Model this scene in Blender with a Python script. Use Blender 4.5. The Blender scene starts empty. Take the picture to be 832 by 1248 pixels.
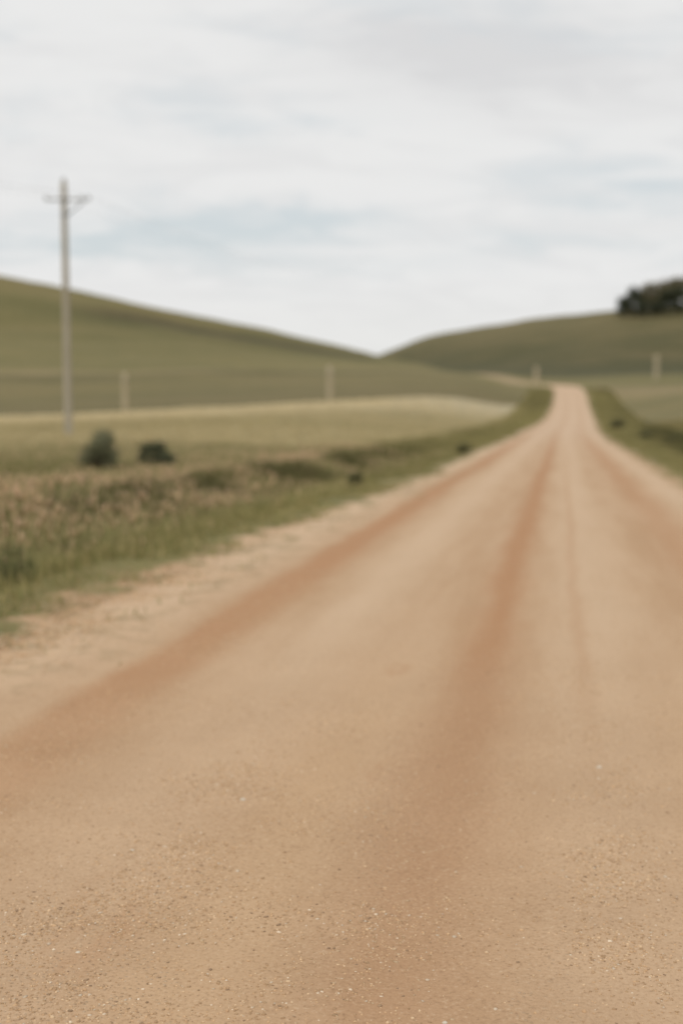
import bpy, math, random
import numpy as np
from mathutils import Vector, Matrix

rng = np.random.default_rng(7)
random.seed(7)
scene = bpy.context.scene
COL = scene.collection
R = math.radians

# ------------------------------------------------------------------ view numbers
F = 1500.0                    # focal length in photo pixels (photo 832 x 1248)
EYE = 1.55
HOR = 487.0
PITCH = math.atan((624 - HOR) / F)


def tan_el(y):
    up = (624.0 - np.asarray(y, float)) / F
    return (-math.sin(PITCH) + up * math.cos(PITCH)) / (math.cos(PITCH) + up * math.sin(PITCH))


def tan_az(u, y=HOR):
    up = (624.0 - np.asarray(y, float)) / F
    return ((np.asarray(u, float) - 416.0) / F) / (math.cos(PITCH) + up * math.sin(PITCH))


# ------------------------------------------------------------------ colour helpers
ALB = 1.0


def lin(c):
    out = []
    for v in c:
        v = v / 255.0
        out.append(v / 12.92 if v <= 0.04045 else ((v + 0.055) / 1.055) ** 2.4)
    return out


def alb(r, g, b, k=0.84):
    """base colour of a surface that photographs as (r,g,b) under this even sky"""
    return [v * k for v in lin((r, g, b))]


# ------------------------------------------------------------------ value noise
class VNoise:
    def __init__(self, seed):
        g = np.random.default_rng(seed)
        self.t = g.random((256, 256))

    def __call__(self, x, y):
        xi = np.floor(x).astype(int); yi = np.floor(y).astype(int)
        fx = x - xi; fy = y - yi
        fx = fx * fx * (3 - 2 * fx); fy = fy * fy * (3 - 2 * fy)
        t = self.t
        a = t[xi & 255, yi & 255]; b = t[(xi + 1) & 255, yi & 255]
        c = t[xi & 255, (yi + 1) & 255]; d = t[(xi + 1) & 255, (yi + 1) & 255]
        return (a * (1 - fx) + b * fx) * (1 - fy) + (c * (1 - fx) + d * fx) * fy

    def fbm(self, x, y, o=4):
        s = 0; a = .5; n = 0
        for k in range(o):
            s = s + a * self(x * 2 ** k + 17.3 * k, y * 2 ** k + 5.1 * k); n += a; a *= .5
        return s / n


N1, N2, N3 = VNoise(1), VNoise(2), VNoise(3)


def sstep(a, b, x):
    t = np.clip((x - a) / (b - a), 0, 1)
    return t * t * (3 - 2 * t)


# ------------------------------------------------------------------ terrain profile
# each key column: azimuth given by photo column u, then control points (depth m, photo row)
# A field, B far edge of pale field, C grazing track level, D upper slope, E near skyline,
# F behind it, G foot of the far hill, H far skyline
KEYS = [
    (-500, [(45, 541), (80, 514), (225, 458), (320, 385), (430, 285), (520, 300), (600, 320), (700, 330)]),
    (-150, [(45, 541), (86, 510), (228, 457), (320, 398), (430, 315), (520, 328), (600, 350), (700, 360)]),
    (0,    [(45, 540), (90, 508), (230, 457), (320, 405), (430, 335), (520, 348), (600, 370), (700, 380)]),
    (80,   [(45, 540), (91, 505), (233, 456), (325, 409), (430, 351), (520, 362), (600, 385), (700, 400)]),
    (170,  [(46, 538), (92, 501), (238, 455), (330, 414), (430, 370), (520, 382), (600, 400), (700, 410)]),
    (250,  [(48, 536), (98, 497), (245, 454), (330, 423), (430, 388), (520, 398), (600, 410), (700, 420)]),
    (350,  [(50, 533), (105, 492), (255, 453), (335, 432), (430, 408), (520, 418), (600, 428), (700, 436)]),
    (440,  [(55, 529), (120, 487.5), (265, 452), (330, 440), (400, 428), (500, 434), (590, 440), (700, 440)]),
    (480,  [(58, 527), (132, 485), (270, 451), (320, 444), (370, 438), (460, 444), (570, 445), (700, 426)]),
    (530,  [(62, 525), (148, 482), (262, 455), (305, 450), (345, 446), (420, 451), (520, 448), (700, 409)]),
    (600,  [(68, 527), (165, 478), (225, 466), (275, 460.5), (320, 457), (390, 460), (480, 452), (690, 397)]),
    (640,  [(75, 528), (175, 478), (215, 471.5), (245, 469), (275, 466.5), (360, 462), (460, 452), (680, 391)]),
    (690,  [(85, 530), (165, 500), (210, 480), (232, 472), (250, 469.5), (340, 463), (440, 453), (670, 386)]),
    (760,  [(75, 530), (125, 500), (175, 484), (220, 474.5), (255, 469), (340, 460), (430, 453), (650, 378)]),
    (832,  [(65, 530), (112, 502), (165, 484), (215, 474), (255, 468), (340, 459), (430, 452), (650, 372)]),
    (1050, [(60, 532), (100, 505), (160, 484), (215, 473), (255, 466), (340, 457), (430, 450), (650, 356)]),
    (1400, [(60, 532), (100, 505), (160, 484), (215, 472), (255, 464), (340, 455), (430, 446), (650, 350)]),
]
TH, KD, KZ = [], [], []
for u, pts in KEYS:
    TH.append(math.degrees(math.atan(float(tan_az(u)))))
    ds = np.array([p[0] for p in pts], float)
    zs = EYE + ds * tan_el([p[1] for p in pts])
    KD.append(ds); KZ.append(zs)
TH = [-180., -120., -60.] + TH + [60., 120., 180.]
back = (KD[0] * .5 + KD[-1] * .5, KZ[0] * .4 + KZ[-1] * .4)
KD = [back[0], KD[0], KD[0]] + KD + [KD[-1], KD[-1], back[0]]
KZ = [back[1], KZ[0] * .9, KZ[0]] + KZ + [KZ[-1], KZ[-1], back[1]]
TH = np.array(TH); KD = np.array(KD); KZ = np.array(KZ)


def pchip_slopes(x, y):
    h = np.diff(x, axis=-1); d = np.diff(y, axis=-1) / h
    m = np.zeros_like(y)
    s = (d[..., 1:] * d[..., :-1]) > 0
    w1 = 2 * h[..., 1:] + h[..., :-1]; w2 = h[..., 1:] + 2 * h[..., :-1]
    with np.errstate(divide='ignore', invalid='ignore'):
        hm = (w1 + w2) / (w1 / d[..., :-1] + w2 / d[..., 1:])
    m[..., 1:-1] = np.where(s, hm, 0)
    m[..., 0] = d[..., 0]; m[..., -1] = d[..., -1]
    return m


def pchip1(x, y, q):
    x = np.asarray(x, float); y = np.asarray(y, float)
    m = pchip_slopes(x, y)
    q = np.clip(q, x[0], x[-1])
    i = np.clip(np.searchsorted(x, q) - 1, 0, len(x) - 2)
    h = x[i + 1] - x[i]; t = (q - x[i]) / h
    return ((1 + 2 * t) * (1 - t) ** 2 * y[i] + t * (1 - t) ** 2 * h * m[i]
            + t * t * (3 - 2 * t) * y[i + 1] + t * t * (t - 1) * h * m[i + 1])


# road height along its length (forward metres from the camera)
RS = [-60, -20, 0, 5, 10, 26, 36, 60, 85, 110, 135, 165, 210, 234, 250, 275, 305, 335, 380, 440]
RZ = [.6, .1, 0, -.03, -.08, -.22, -.35, -.60, -.82, -.86, -.62, .12, 2.55, 3.95, 4.45, 5.1, 6.9, 8.3, 9.3, 9.5]


def near_z(y):
    return pchip1(RS, RZ, y)


def base_terrain(x, y):
    """height and zone parameter p (0 near .. 8 far ridge .. 10)"""
    r = np.hypot(x, y)
    th = np.degrees(np.arctan2(x, y))
    d = r * np.cos(np.radians(np.minimum(np.abs(th), 30)))
    out = np.empty_like(r); P = np.empty_like(r)
    # interpolate the key columns across azimuth (smooth)
    kd = np.stack([pchip1(TH, KD[:, k], th) for k in range(KD.shape[1])], -1)
    kz = np.stack([pchip1(TH, KZ[:, k], th) for k in range(KZ.shape[1])], -1)
    n = r.shape[0]
    d0 = np.zeros((n, 1)); d1 = np.full((n, 1), 22.)
    z1 = np.full((n, 1), -0.10)
    tail1 = kd[:, -1:] + 150; tail2 = kd[:, -1:] + 2500
    zt1 = kz[:, -1:] - 12; zt2 = kz[:, -1:] * 0 + 5
    X = np.concatenate([d0 - 1, d0 + 8, d1, kd, tail1, tail2], 1)
    Z = np.concatenate([d0, d0 - .02, z1, kz, zt1, zt2], 1)
    M = pchip_slopes(X, Z)
    q = np.clip(d, 0, X[:, -1] - 1e-3)
    i = np.clip((X <= q[:, None]).sum(1) - 1, 0, X.shape[1] - 2)
    idx = np.arange(n)
    h = X[idx, i + 1] - X[idx, i]; t = (q - X[idx, i]) / h
    z = ((1 + 2 * t) * (1 - t) ** 2 * Z[idx, i] + t * (1 - t) ** 2 * h * M[idx, i]
         + t * t * (3 - 2 * t) * Z[idx, i + 1] + t * t * (t - 1) * h * M[idx, i + 1])
    p = i + t - 2          # 0 at 22 m, 1=A 2=B 3=C 4=D 5=E 6=F 7=G 8=H
    return z, p


# ------------------------------------------------------------------ road centre line
dirn = (float(tan_az(686)), 1.0)
path = [(dirn[0] * y, y) for y in np.arange(-60, 90, 2.0)]


def pp(u, d):
    return (float(tan_az(u)) * d, d)


ctrl = [pp(687, 92), pp(691.5, 110), pp(694.5, 135), pp(695, 165), pp(694, 210), pp(691, 226), pp(684, 240), pp(671, 252),
        pp(651, 266), pp(629, 284), pp(611, 303), pp(597, 323), pp(580, 350), pp(565, 385), pp(560, 430)]
C = np.array([path[-2], path[-1]] + ctrl)


def catmull(P, n=10):
    out = []
    for i in range(1, len(P) - 2):
        p0, p1, p2, p3 = P[i - 1], P[i], P[i + 1], P[i + 2]
        for k in range(n):
            t = k / n
            out.append(.5 * ((2 * p1) + (-p0 + p2) * t + (2 * p0 - 5 * p1 + 4 * p2 - p3) * t * t
                             + (-p0 + 3 * p1 - 3 * p2 + p3) * t ** 3))
    return out


PATH = np.array(path[:-1] + catmull(C))
seg = np.diff(PATH, axis=0); sl = np.hypot(seg[:, 0], seg[:, 1])
keep = np.concatenate([[True], sl > 1e-3])
PATH = PATH[keep]
seg = np.diff(PATH, axis=0); sl = np.hypot(seg[:, 0], seg[:, 1])
S = np.concatenate([[0], np.cumsum(sl)])
i0 = int(np.argmin(np.abs(PATH[:, 1])))
S = S - S[i0]
S_OF_Y = S / 1.0


def path_coords(x, y):
    """signed lateral distance, arc length, forward y of the nearest centre-line point"""
    n = len(x)
    lat = np.full(n, 60.0); s = np.zeros(n); py = np.array(y, float).copy()
    sel = np.where((np.abs(x - np.interp(y, PATH[:, 1], PATH[:, 0])) < 90) & (y > -62) & (y < 470))[0]
    a = PATH[:-1]; nseg = seg / sl[:, None]
    for c in range(0, len(sel), 20000):
        ii = sel[c:c + 20000]
        px = x[ii][:, None] - a[:, 0]; pyy = y[ii][:, None] - a[:, 1]
        t = np.clip(px * nseg[:, 0] + pyy * nseg[:, 1], 0, sl)
        dx = px - t * nseg[:, 0]; dy = pyy - t * nseg[:, 1]
        dd = dx * dx + dy * dy
        j = np.argmin(dd, 1); k = np.arange(len(ii))
        cr = px[k, j] * nseg[j, 1] - pyy[k, j] * nseg[j, 0]
        lat[ii] = np.sign(cr) * np.sqrt(dd[k, j]); s[ii] = S[j] + t[k, j]
        py[ii] = a[j, 1] + t[k, j] * nseg[j, 1]
    far = np.ones(n, bool); far[sel] = False
    lat[far] = np.where(x[far] < 0, -90, 90)
    return lat, s, py


def edges(s):
    """left and right edge of the bare gravel, metres from the wheel line under the camera"""
    el = -2.95 - .8 * sstep(26, 6, s) + .45 * sstep(100, 180, s) + (N1.fbm(s * .35, s * 0 + 3.3, 3) - .5) * .55 + (N2(s * 2.3, s * 0 + 1) - .5) * .22
    er = 2.45 + .1 * sstep(60, 110, s) + (N1.fbm(s * .33, s * 0 + 9.3, 3) - .5) * .4 + (N2(s * 2.1, s * 0 + 5) - .5) * .2
    return el, er


def ground_z(x, y, coords=None, carve=False):
    z, p = base_terrain(x, y)
    lat, s, py = coords if coords is not None else path_coords(x, y)
    el, er = edges(s)
    over = np.maximum(el - lat, lat - er)            # distance outside the gravel
    zr = near_z(py)
    w = 1 - sstep(2.0, 15.0, over) * 1.0
    w = np.where(np.abs(lat) > 59, 0, w)
    # verge: shallow ditch, then a bank
    ditch = -.22 * np.exp(-((over - 2.3) / .8) ** 2) + .03 * np.exp(-((over - 4.4) / 1.3) ** 2)
    ditch = ditch * (1 - sstep(50, 60, np.abs(lat))) * sstep(-40, 4, s) * (1 - .8 * sstep(50, 120, s))
    rough = (N2.fbm(x * .5, y * .5, 3) - .5) * .16 * sstep(.2, 4, over)
    rough += (N3.fbm(x * .045, y * .045, 3) - .5) * 1.6 * sstep(20, 60, over) * sstep(60, 200, np.hypot(x, y))
    z = z * (1 - w) + zr * w + ditch + rough
    # cambered, lightly rutted road
    rut = -.014 * (np.exp(-((lat + 2.35) / .3) ** 2) + np.exp(-((lat + .42) / .26) ** 2) + np.exp(-((lat - 1.3) / .3) ** 2))
    berm = .03 * (np.exp(-((lat + 2.9) / .22) ** 2) + np.exp(-((lat - 1.85) / .25) ** 2))
    z = z + (rut + berm) * (np.abs(lat) < 6)
    if carve:
        z = z - .12 * sstep(.02, .35, -over) * (s < S[-1] - 3)
    return z, p, lat, s, over


def zat(x, y):
    z = ground_z(np.array([float(x)]), np.array([float(y)]))[0]
    return float(z[0])


# ------------------------------------------------------------------ mesh helper
def mesh_obj(name, V, Fc, mat=None, parent=None, smooth=True, link=True):
    me = bpy.data.meshes.new(name)
    V = np.asarray(V, np.float32); Fc = np.asarray(Fc, np.int32)
    k = Fc.shape[1]
    me.vertices.add(len(V)); me.vertices.foreach_set('co', V.ravel())
    me.loops.add(Fc.size); me.loops.foreach_set('vertex_index', Fc.ravel())
    me.polygons.add(len(Fc)); me.polygons.foreach_set('loop_start', np.arange(0, Fc.size, k, dtype=np.int32))
    me.update(calc_edges=True)
    if smooth:
        me.polygons.foreach_set('use_smooth', np.ones(len(Fc), bool))
    if mat: me.materials.append(mat)
    o = bpy.data.objects.new(name, me)
    COL.objects.link(o)
    if parent: o.parent = parent
    return o


def add_attr(o, name, data, kind='FLOAT'):
    a = o.data.attributes.new(name, kind, 'POINT')
    if kind == 'FLOAT':
        a.data.foreach_set('value', np.asarray(data, np.float32))
    else:
        d = np.ones((len(data), 4), np.float32); d[:, :3] = data
        a.data.foreach_set('color', d.ravel())


def tag(o, label=None, cat=None, group=None, kind=None):
    if label: o['label'] = label
    if cat: o['category'] = cat
    if group: o['group'] = group
    if kind: o['kind'] = kind
    return o


def empty(name, loc):
    o = bpy.data.objects.new(name, None)
    o.empty_display_size = .2
    COL.objects.link(o); o.location = loc
    return o


# ------------------------------------------------------------------ materials
class NT:
    def __init__(self, mat):
        self.t = mat.node_tree; self.n = self.t.nodes; self.l = self.t.links

    def new(self, typ, **kw):
        nd = self.n.new(typ)
        for k, v in kw.items():
            setattr(nd, k, v)
        return nd

    def link(self, a, b):
        self.l.new(a, b)

    def val(self, sock, v):
        if hasattr(v, 'is_output') or isinstance(v, bpy.types.NodeSocket):
            self.l.new(v, sock)
        else:
            sock.default_value = v

    def math(self, op, a, b=0.0, c=None, clamp=False):
        nd = self.new('ShaderNodeMath', operation=op, use_clamp=clamp)
        self.val(nd.inputs[0], a); self.val(nd.inputs[1], b)
        if c is not None: self.val(nd.inputs[2], c)
        return nd.outputs[0]

    def mix(self, f, a, b, mode='MIX'):
        nd = self.new('ShaderNodeMix', data_type='RGBA', blend_type=mode)
        nd.clamp_factor = True
        self.val(nd.inputs[0], f)
        for s, v in ((nd.inputs[6], a), (nd.inputs[7], b)):
            if isinstance(v, (list, tuple)): v = (*v[:3], 1)
            self.val(s, v)
        return nd.outputs[2]

    def noise(self, vec, scale, detail=3, rough=.55, dist=0.0):
        nd = self.new('ShaderNodeTexNoise')
        self.val(nd.inputs['Vector'], vec)
        nd.inputs['Scale'].default_value = scale; nd.inputs['Detail'].default_value = detail
        nd.inputs['Roughness'].default_value = rough; nd.inputs['Distortion'].default_value = dist
        return nd.outputs['Fac']

    def sstep(self, a, b, x):
        nd = self.new('ShaderNodeMapRange', interpolation_type='SMOOTHSTEP')
        self.val(nd.inputs[0], x); nd.inputs[1].default_value = a; nd.inputs[2].default_value = b
        nd.inputs[3].default_value = 0; nd.inputs[4].default_value = 1
        return nd.outputs[0]

    def gauss(self, x, c, w):
        q = self.math('MULTIPLY', self.math('SUBTRACT', x, c), 1.0 / w)
        return self.math('POWER', 2.718281828, self.math('MULTIPLY', self.math('MULTIPLY', q, q), -1.0))


def new_mat(name):
    m = bpy.data.materials.new(name); m.use_nodes = True
    b = m.node_tree.nodes['Principled BSDF']
    b.inputs['Roughness'].default_value = .9
    b.inputs['Specular IOR Level'].default_value = .15
    return m, NT(m), b


# ground material shared by the land and the road: all tones are real soil / grass tones
def ground_material():
    m, t, b = new_mat('soil_and_grass')
    at = lambda n: t.new('ShaderNodeAttribute', attribute_name=n)
    lat = at('lat').outputs['Fac']; s = at('along').outputs['Fac']; over = at('over').outputs['Fac']
    tint = at('tint').outputs['Color']
    co = t.new('ShaderNodeTexCoord').outputs['Object']
    comb = t.new('ShaderNodeCombineXYZ'); t.link(lat, comb.inputs[0])
    t.link(t.math('MULTIPLY', s, .09), comb.inputs[1])
    rc = comb.outputs[0]                                   # road coordinates, stretched along the road
    comb2 = t.new('ShaderNodeCombineXYZ'); t.link(lat, comb2.inputs[0])
    t.link(t.math('MULTIPLY', s, .3), comb2.inputs[1]); rc2 = comb2.outputs[0]
    # wobble of the wheel tracks
    comb3 = t.new('ShaderNodeCombineXYZ'); t.link(t.math('MULTIPLY', s, .06), comb3.inputs[1])
    wob = t.math('MULTIPLY', t.math('SUBTRACT', t.noise(comb3.outputs[0], 1.0, 2), .5), .26)
    fine = t.math('MULTIPLY', t.math('SUBTRACT', t.noise(rc2, 2.4, 4, .6), .5), .24)
    l2 = t.math('ADD', lat, t.math('ADD', wob, fine))
    streak = t.noise(rc, 2.6, 4, .6)
    # --- dirt colours
    base = alb(209, 176, 142); pale = alb(221, 192, 160); rust = alb(189, 143, 104); tan_ = alb(196, 160, 124)
    col = t.mix(t.sstep(.32, .68, streak), tan_, base)
    nearw = t.sstep(9.5, 3.5, s)                           # loose brown gravel in the foreground
    fade_mid = t.sstep(4.2, 8.0, t.math('ADD', s, t.math('MULTIPLY', fine, 6.0)))
    # pale, polished strips between the tracks
    pl = t.math('MAXIMUM', t.gauss(l2, -1.55, .34), t.math('MAXIMUM', t.gauss(l2, .22, .36), t.gauss(l2, 1.98, .34)))
    pl = t.math('MAXIMUM', pl, t.math('MULTIPLY', t.gauss(l2, -3.15, .45), 1.15))
    col = t.mix(t.math('MULTIPLY', pl, .7), col, pale)
    r1 = t.math('MULTIPLY', t.math('MULTIPLY', t.sstep(-2.66, -2.48, l2), t.sstep(-1.98, -2.34, l2)), 1.0)
    r2 = t.math('MULTIPLY', t.math('MULTIPLY', t.gauss(l2, -.47, .165), 1.1), fade_mid)
    r3 = t.math('MULTIPLY', t.gauss(l2, 1.34, .26), .68)
    r4 = t.math('MULTIPLY', t.math('MULTIPLY', t.gauss(l2, .12, .06), .35), fade_mid)
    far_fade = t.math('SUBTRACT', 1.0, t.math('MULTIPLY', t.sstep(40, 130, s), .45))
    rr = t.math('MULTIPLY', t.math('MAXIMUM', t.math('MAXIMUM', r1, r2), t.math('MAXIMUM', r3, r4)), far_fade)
    patchy = t.math('ADD', .55, t.math('MULTIPLY', t.noise(rc, .9, 3), .8))
    col = t.mix(t.math('MULTIPLY', rr, patchy, clamp=True), col, rust)
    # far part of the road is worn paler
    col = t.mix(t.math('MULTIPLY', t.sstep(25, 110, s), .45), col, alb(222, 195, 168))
    # foreground: browner, with broad mottling
    mott = t.noise(co, 1.3, 5, .6)
    col = t.mix(t.math('MULTIPLY', nearw, .62), col, t.mix(t.sstep(.35, .65, mott), alb(191, 156, 121), alb(207, 172, 136)))
    col = t.mix(t.math('MULTIPLY', t.math('MULTIPLY', t.gauss(l2, -.46, .22), t.sstep(9.5, 5.5, s)), .6), col, alb(184, 142, 106))
    col = t.mix(t.math('MULTIPLY', t.math('MULTIPLY', t.gauss(l2, -.98, .2), nearw), .45), col, alb(214, 180, 142))
    col = t.mix(t.math('MULTIPLY', t.math('MULTIPLY', t.gauss(l2, .75, .28), nearw), .4), col, alb(214, 180, 142))
    # scuffed rusty patches
    sc = t.math('MULTIPLY', t.sstep(.60, .70, t.noise(rc2, 1.7, 5, .65)), t.sstep(14, 8, s))
    col = t.mix(t.math('MULTIPLY', sc, .35), col, rust)
    # grain and small stones
    gr = t.noise(co, 75, 4, .7)
    col = t.mix(t.math('MULTIPLY', t.sstep(.52, .75, gr), .55), col, alb(226, 200, 168))
    col = t.mix(t.math('MULTIPLY', t.sstep(.50, .25, gr), .60), col, alb(146, 114, 86))
    v = t.new('ShaderNodeTexVoronoi'); v.inputs['Scale'].default_value = 55; t.link(co, v.inputs['Vector'])
    grav = t.math('MULTIPLY', t.sstep(.30, .12, v.outputs['Distance']), t.sstep(.48, .62, t.noise(rc2, 1.9, 4, .6)))
    sepc = t.new('ShaderNodeSeparateColor'); t.link(v.outputs['Color'], sepc.inputs[0])
    col = t.mix(t.math('MULTIPLY', grav, .55), col, t.mix(sepc.outputs[0], alb(150, 120, 90), alb(214, 192, 164)))
    # --- grass / field colour from the field map, broken up at several scales
    st = t.new('ShaderNodeMapping'); st.inputs['Scale'].default_value = (.6, 1.6, 1.0); t.link(co, st.inputs[0])
    n1 = t.noise(st.outputs[0], .035, 6, .6, .4); n2 = t.noise(co, .55, 4, .65); n3 = t.noise(co, 9, 4, .7)
    g = t.mix(t.math('MULTIPLY', t.sstep(.4, .62, n1), .42), tint, t.mix(.5, tint, alb(150, 130, 92)))
    g = t.mix(t.math('MULTIPLY', t.sstep(.56, .38, n1), .42), g, t.mix(.5, tint, alb(78, 80, 48)))
    g = t.mix(t.math('MULTIPLY', t.sstep(.5, .72, n2), .22), g, alb(165, 145, 105))
    g = t.mix(t.math('MULTIPLY', t.sstep(.5, .3, n2), .30), g, alb(80, 82, 48))
    g = t.mix(t.math('MULTIPLY', t.sstep(.55, .3, n3), .35), g, alb(74, 70, 44))
    # --- where the gravel ends
    e = t.math('ADD', over, t.math('MULTIPLY', t.math('SUBTRACT', t.noise(co, 1.6, 5, .7), .5), 2.2))
    e = t.math('ADD', e, t.math('MULTIPLY', t.math('SUBTRACT', t.noise(co, 11, 3, .7), .5), .5))
    grass = t.sstep(-.05, .45, e)
    grass = t.math('MAXIMUM', grass, t.math('MULTIPLY', t.sstep(250, 300, s), .6))
    fr = t.math('MULTIPLY', t.sstep(-1.15, -.35, over), t.math('MULTIPLY', t.sstep(.3, -.3, lat), t.sstep(45, 20, s)))
    fc = t.noise(co, 3.2, 6, .72); fd = t.noise(co, 7.0, 4, .7)
    col = t.mix(t.math('MULTIPLY', fr, t.math('MULTIPLY', t.sstep(.5, .6, fc), .6)), col, alb(136, 122, 84))
    col = t.mix(t.math('MULTIPLY', fr, t.math('MULTIPLY', t.sstep(.5, .62, fd), .5)), col, alb(222, 190, 154))
    fin = t.mix(grass, col, g)
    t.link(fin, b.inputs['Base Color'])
    # --- relief
    bh = t.math('ADD', t.math('MULTIPLY', gr, .5), t.math('MULTIPLY', grav, .45))
    bh = t.math('ADD', bh, t.math('MULTIPLY', t.noise(co, 14, 4, .65), 1.1))
    bp = t.new('ShaderNodeBump'); bp.inputs['Strength'].default_value = .55; bp.inputs['Distance'].default_value = .012
    t.link(bh, bp.inputs['Height']); t.link(bp.outputs[0], b.inputs['Normal'])
    return m


MAT_G = ground_material()


def vcol_mat(name, rough=.9, trans=0.0):
    m, t, b = new_mat(name)
    a = t.new('ShaderNodeAttribute', attribute_name='tone').outputs['Color']
    co = t.new('ShaderNodeTexCoord').outputs['Object']
    c = t.mix(t.math('MULTIPLY', t.sstep(.35, .65, t.noise(co, 3.0, 3)), .3), a, t.mix(.5, a, (0.02, .02, .01), 'MULTIPLY'))
    t.link(a, b.inputs['Base Color'])
    b.inputs['Roughness'].default_value = rough
    if trans:
        tr = t.new('ShaderNodeBsdfTranslucent'); t.link(a, tr.inputs[0])
        mx = t.new('ShaderNodeMixShader'); mx.inputs[0].default_value = trans
        t.link(b.outputs[0], mx.inputs[1]); t.link(tr.outputs[0], mx.inputs[2])
        t.link(mx.outputs[0], t.n['Material Output'].inputs[0])
    return m


def noise_mat(name, c1, c2, scale=(8, 8, 8), detail=5, bump=.3, rough=.85, metal=0.0):
    m, t, b = new_mat(name)
    mp = t.new('ShaderNodeMapping'); mp.inputs['Scale'].default_value = scale
    t.link(t.new('ShaderNodeTexCoord').outputs['Object'], mp.inputs[0])
    n = t.noise(mp.outputs[0], 1.0, detail, .65)
    t.link(t.mix(t.sstep(.35, .65, n), c1, c2), b.inputs['Base Color'])
    bp = t.new('ShaderNodeBump'); bp.inputs['Strength'].default_value = bump; bp.inputs['Distance'].default_value = .01
    t.link(n, bp.inputs['Height']); t.link(bp.outputs[0], b.inputs['Normal'])
    b.inputs['Roughness'].default_value = rough; b.inputs['Metallic'].default_value = metal
    return m


# ------------------------------------------------------------------ field map (grass kinds, not light)
def field_tint(x, y, p, lat, s, over):
    th = np.degrees(np.arctan2(x, y))
    a = np.tan(np.radians(np.clip(th, -60, 60))); u = a * F + 416
    n = len(x)
    c = np.zeros((n, 3))

    def setc(col, w):
        w = np.clip(w, 0, 1)[:, None]
        c[:] = c * (1 - w) + np.array(alb(*col)) * w
    c[:] = alb(128, 122, 78)
    left = sstep(672, 640, u)
    wv = (N1.fbm(x * .03, y * .03, 3) - .5)
    # rough greener pasture near, pale dry field, then hill pasture
    setc((124, 120, 76), np.ones(n))
    pq = p + wv * .5
    setc((184, 170, 132), sstep(.25, 1.0, pq) * (1 - sstep(1.97, 2.03, p)) * left)
    setc((206, 191, 156), np.maximum(sstep(1.45, 1.8, p + wv * .2), .0) * (1 - sstep(1.97, 2.03, p)) * left)
    stripe = np.sin(p * 16 + wv * 6) * .5 + .5
    setc((154, 143, 104), .35 * stripe * sstep(.3, .7, p) * (1 - sstep(1.5, 1.8, p)) * left)
    hill = sstep(1.97, 2.03, p) * left
    setc((130, 120, 80), hill)
    setc((122, 112, 76), hill * (1 - sstep(2.1, 2.6, p)) * .8)
    setc((136, 127, 84), hill * sstep(2.9, 3.1, p + wv * .3) * (1 - sstep(3.8, 4.4, p)))
    setc((118, 113, 70), hill * sstep(3.5, 4.2, p + wv * .6) * .8)
    # trodden grazing track along the slope
    tr = np.exp(-((p - 3.02 + wv * .04) / .035) ** 2) * left * (u < 575)
    setc((168, 150, 116), tr * (.6 + .4 * sstep(90, 60, u)))
    setc((98, 92, 60), .6 * np.exp(-((p - 2.9 + wv * .04) / .05) ** 2) * left * (u < 575))
    # darker heath strip under the skyline
    d_ = np.exp(-((p - (4.36 + .10 * np.sin(u * .01))) / .15) ** 2) * hill * sstep(60, 160, u) * (1 - sstep(430, 480, u))
    setc((76, 72, 46), d_)
    setc((132, 122, 78), hill * sstep(4.5, 4.62, p) * .8)
    # right-hand side: pasture strips
    right = 1 - left
    setc((136, 126, 86), right * sstep(.2, .8, p))
    setc((156, 140, 102), right * sstep(3.2, 3.6, p) * (1 - sstep(4.3, 4.9, p)))
    setc((132, 124, 80), right * sstep(4.6, 5.1, p) * (1 - sstep(6.0, 6.6, p)))
    # far hill
    fh = sstep(6.0, 6.7, p)
    setc((96, 92, 62), fh)
    setc((86, 85, 58), fh * (1 - sstep(7.05, 7.35, p)))
    setc((118, 110, 76), fh * sstep(7.35, 7.7, p + wv * .25) * (1 - sstep(7.8, 7.97, p)))
    # verges
    near = (over > -.5) & (np.abs(lat) < 58)
    vg = np.where(near, 1 - sstep(1.8, 3.4, over), 0)
    setc((138, 131, 82), vg * .85)
    dk = np.where(near, np.exp(-((over - 2.9 - np.where(lat > 0, .9 * sstep(45, 90, s), 0)) / .55) ** 2), 0)
    setc((98, 94, 60), dk * np.where(lat < 0, .4, .6) * np.where(lat < 0, 1 - .8 * sstep(25, 60, s), 1 - .6 * sstep(80, 130, s)))
    return c


# ------------------------------------------------------------------ the land
ang = np.concatenate([np.arange(-180, -24, 2.0), np.arange(-24, -17, .5), np.arange(-17, 17, .085), np.arange(17, 24, .5), np.arange(24, 180, 2.0)])
rad = [0.6]
while rad[-1] < 3000:
    r_ = rad[-1]
    rad.append(r_ * (1.02 if r_ < 30 else (1.011 if r_ < 480 else 1.02)))
rad = np.array(rad)
AA, RR = np.meshgrid(np.radians(ang), rad)
na, nr = len(ang), len(rad)
gx = (np.sin(AA) * RR).ravel(); gy = (np.cos(AA) * RR).ravel()
gx = np.append(gx, 0.0); gy = np.append(gy, 0.0)
lat, s_, py_ = path_coords(gx, gy)
gz, gp, lat, s_, over = ground_z(gx, gy, (lat, s_, py_), carve=True)
ii = np.arange(na * nr).reshape(nr, na)
nxt = np.roll(ii, -1, axis=1)
Q = np.stack([ii[:-1], ii[1:], nxt[1:], nxt[:-1]], -1).reshape(-1, 4)
ctri = np.stack([np.full(na, na * nr), ii[0], nxt[0], nxt[0]], -1)
ground = mesh_obj('ground', np.stack([gx, gy, gz], 1), Q, MAT_G)
add_attr(ground, 'lat', lat); add_attr(ground, 'along', s_); add_attr(ground, 'over', np.clip(over, -9, 9))
add_attr(ground, 'tint', field_tint(gx, gy, gp, lat, s_, over), 'FLOAT_COLOR')
tag(ground, 'rolling farmland of olive pasture and pale dry grass rising to low hills', 'land', kind='structure')

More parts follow.
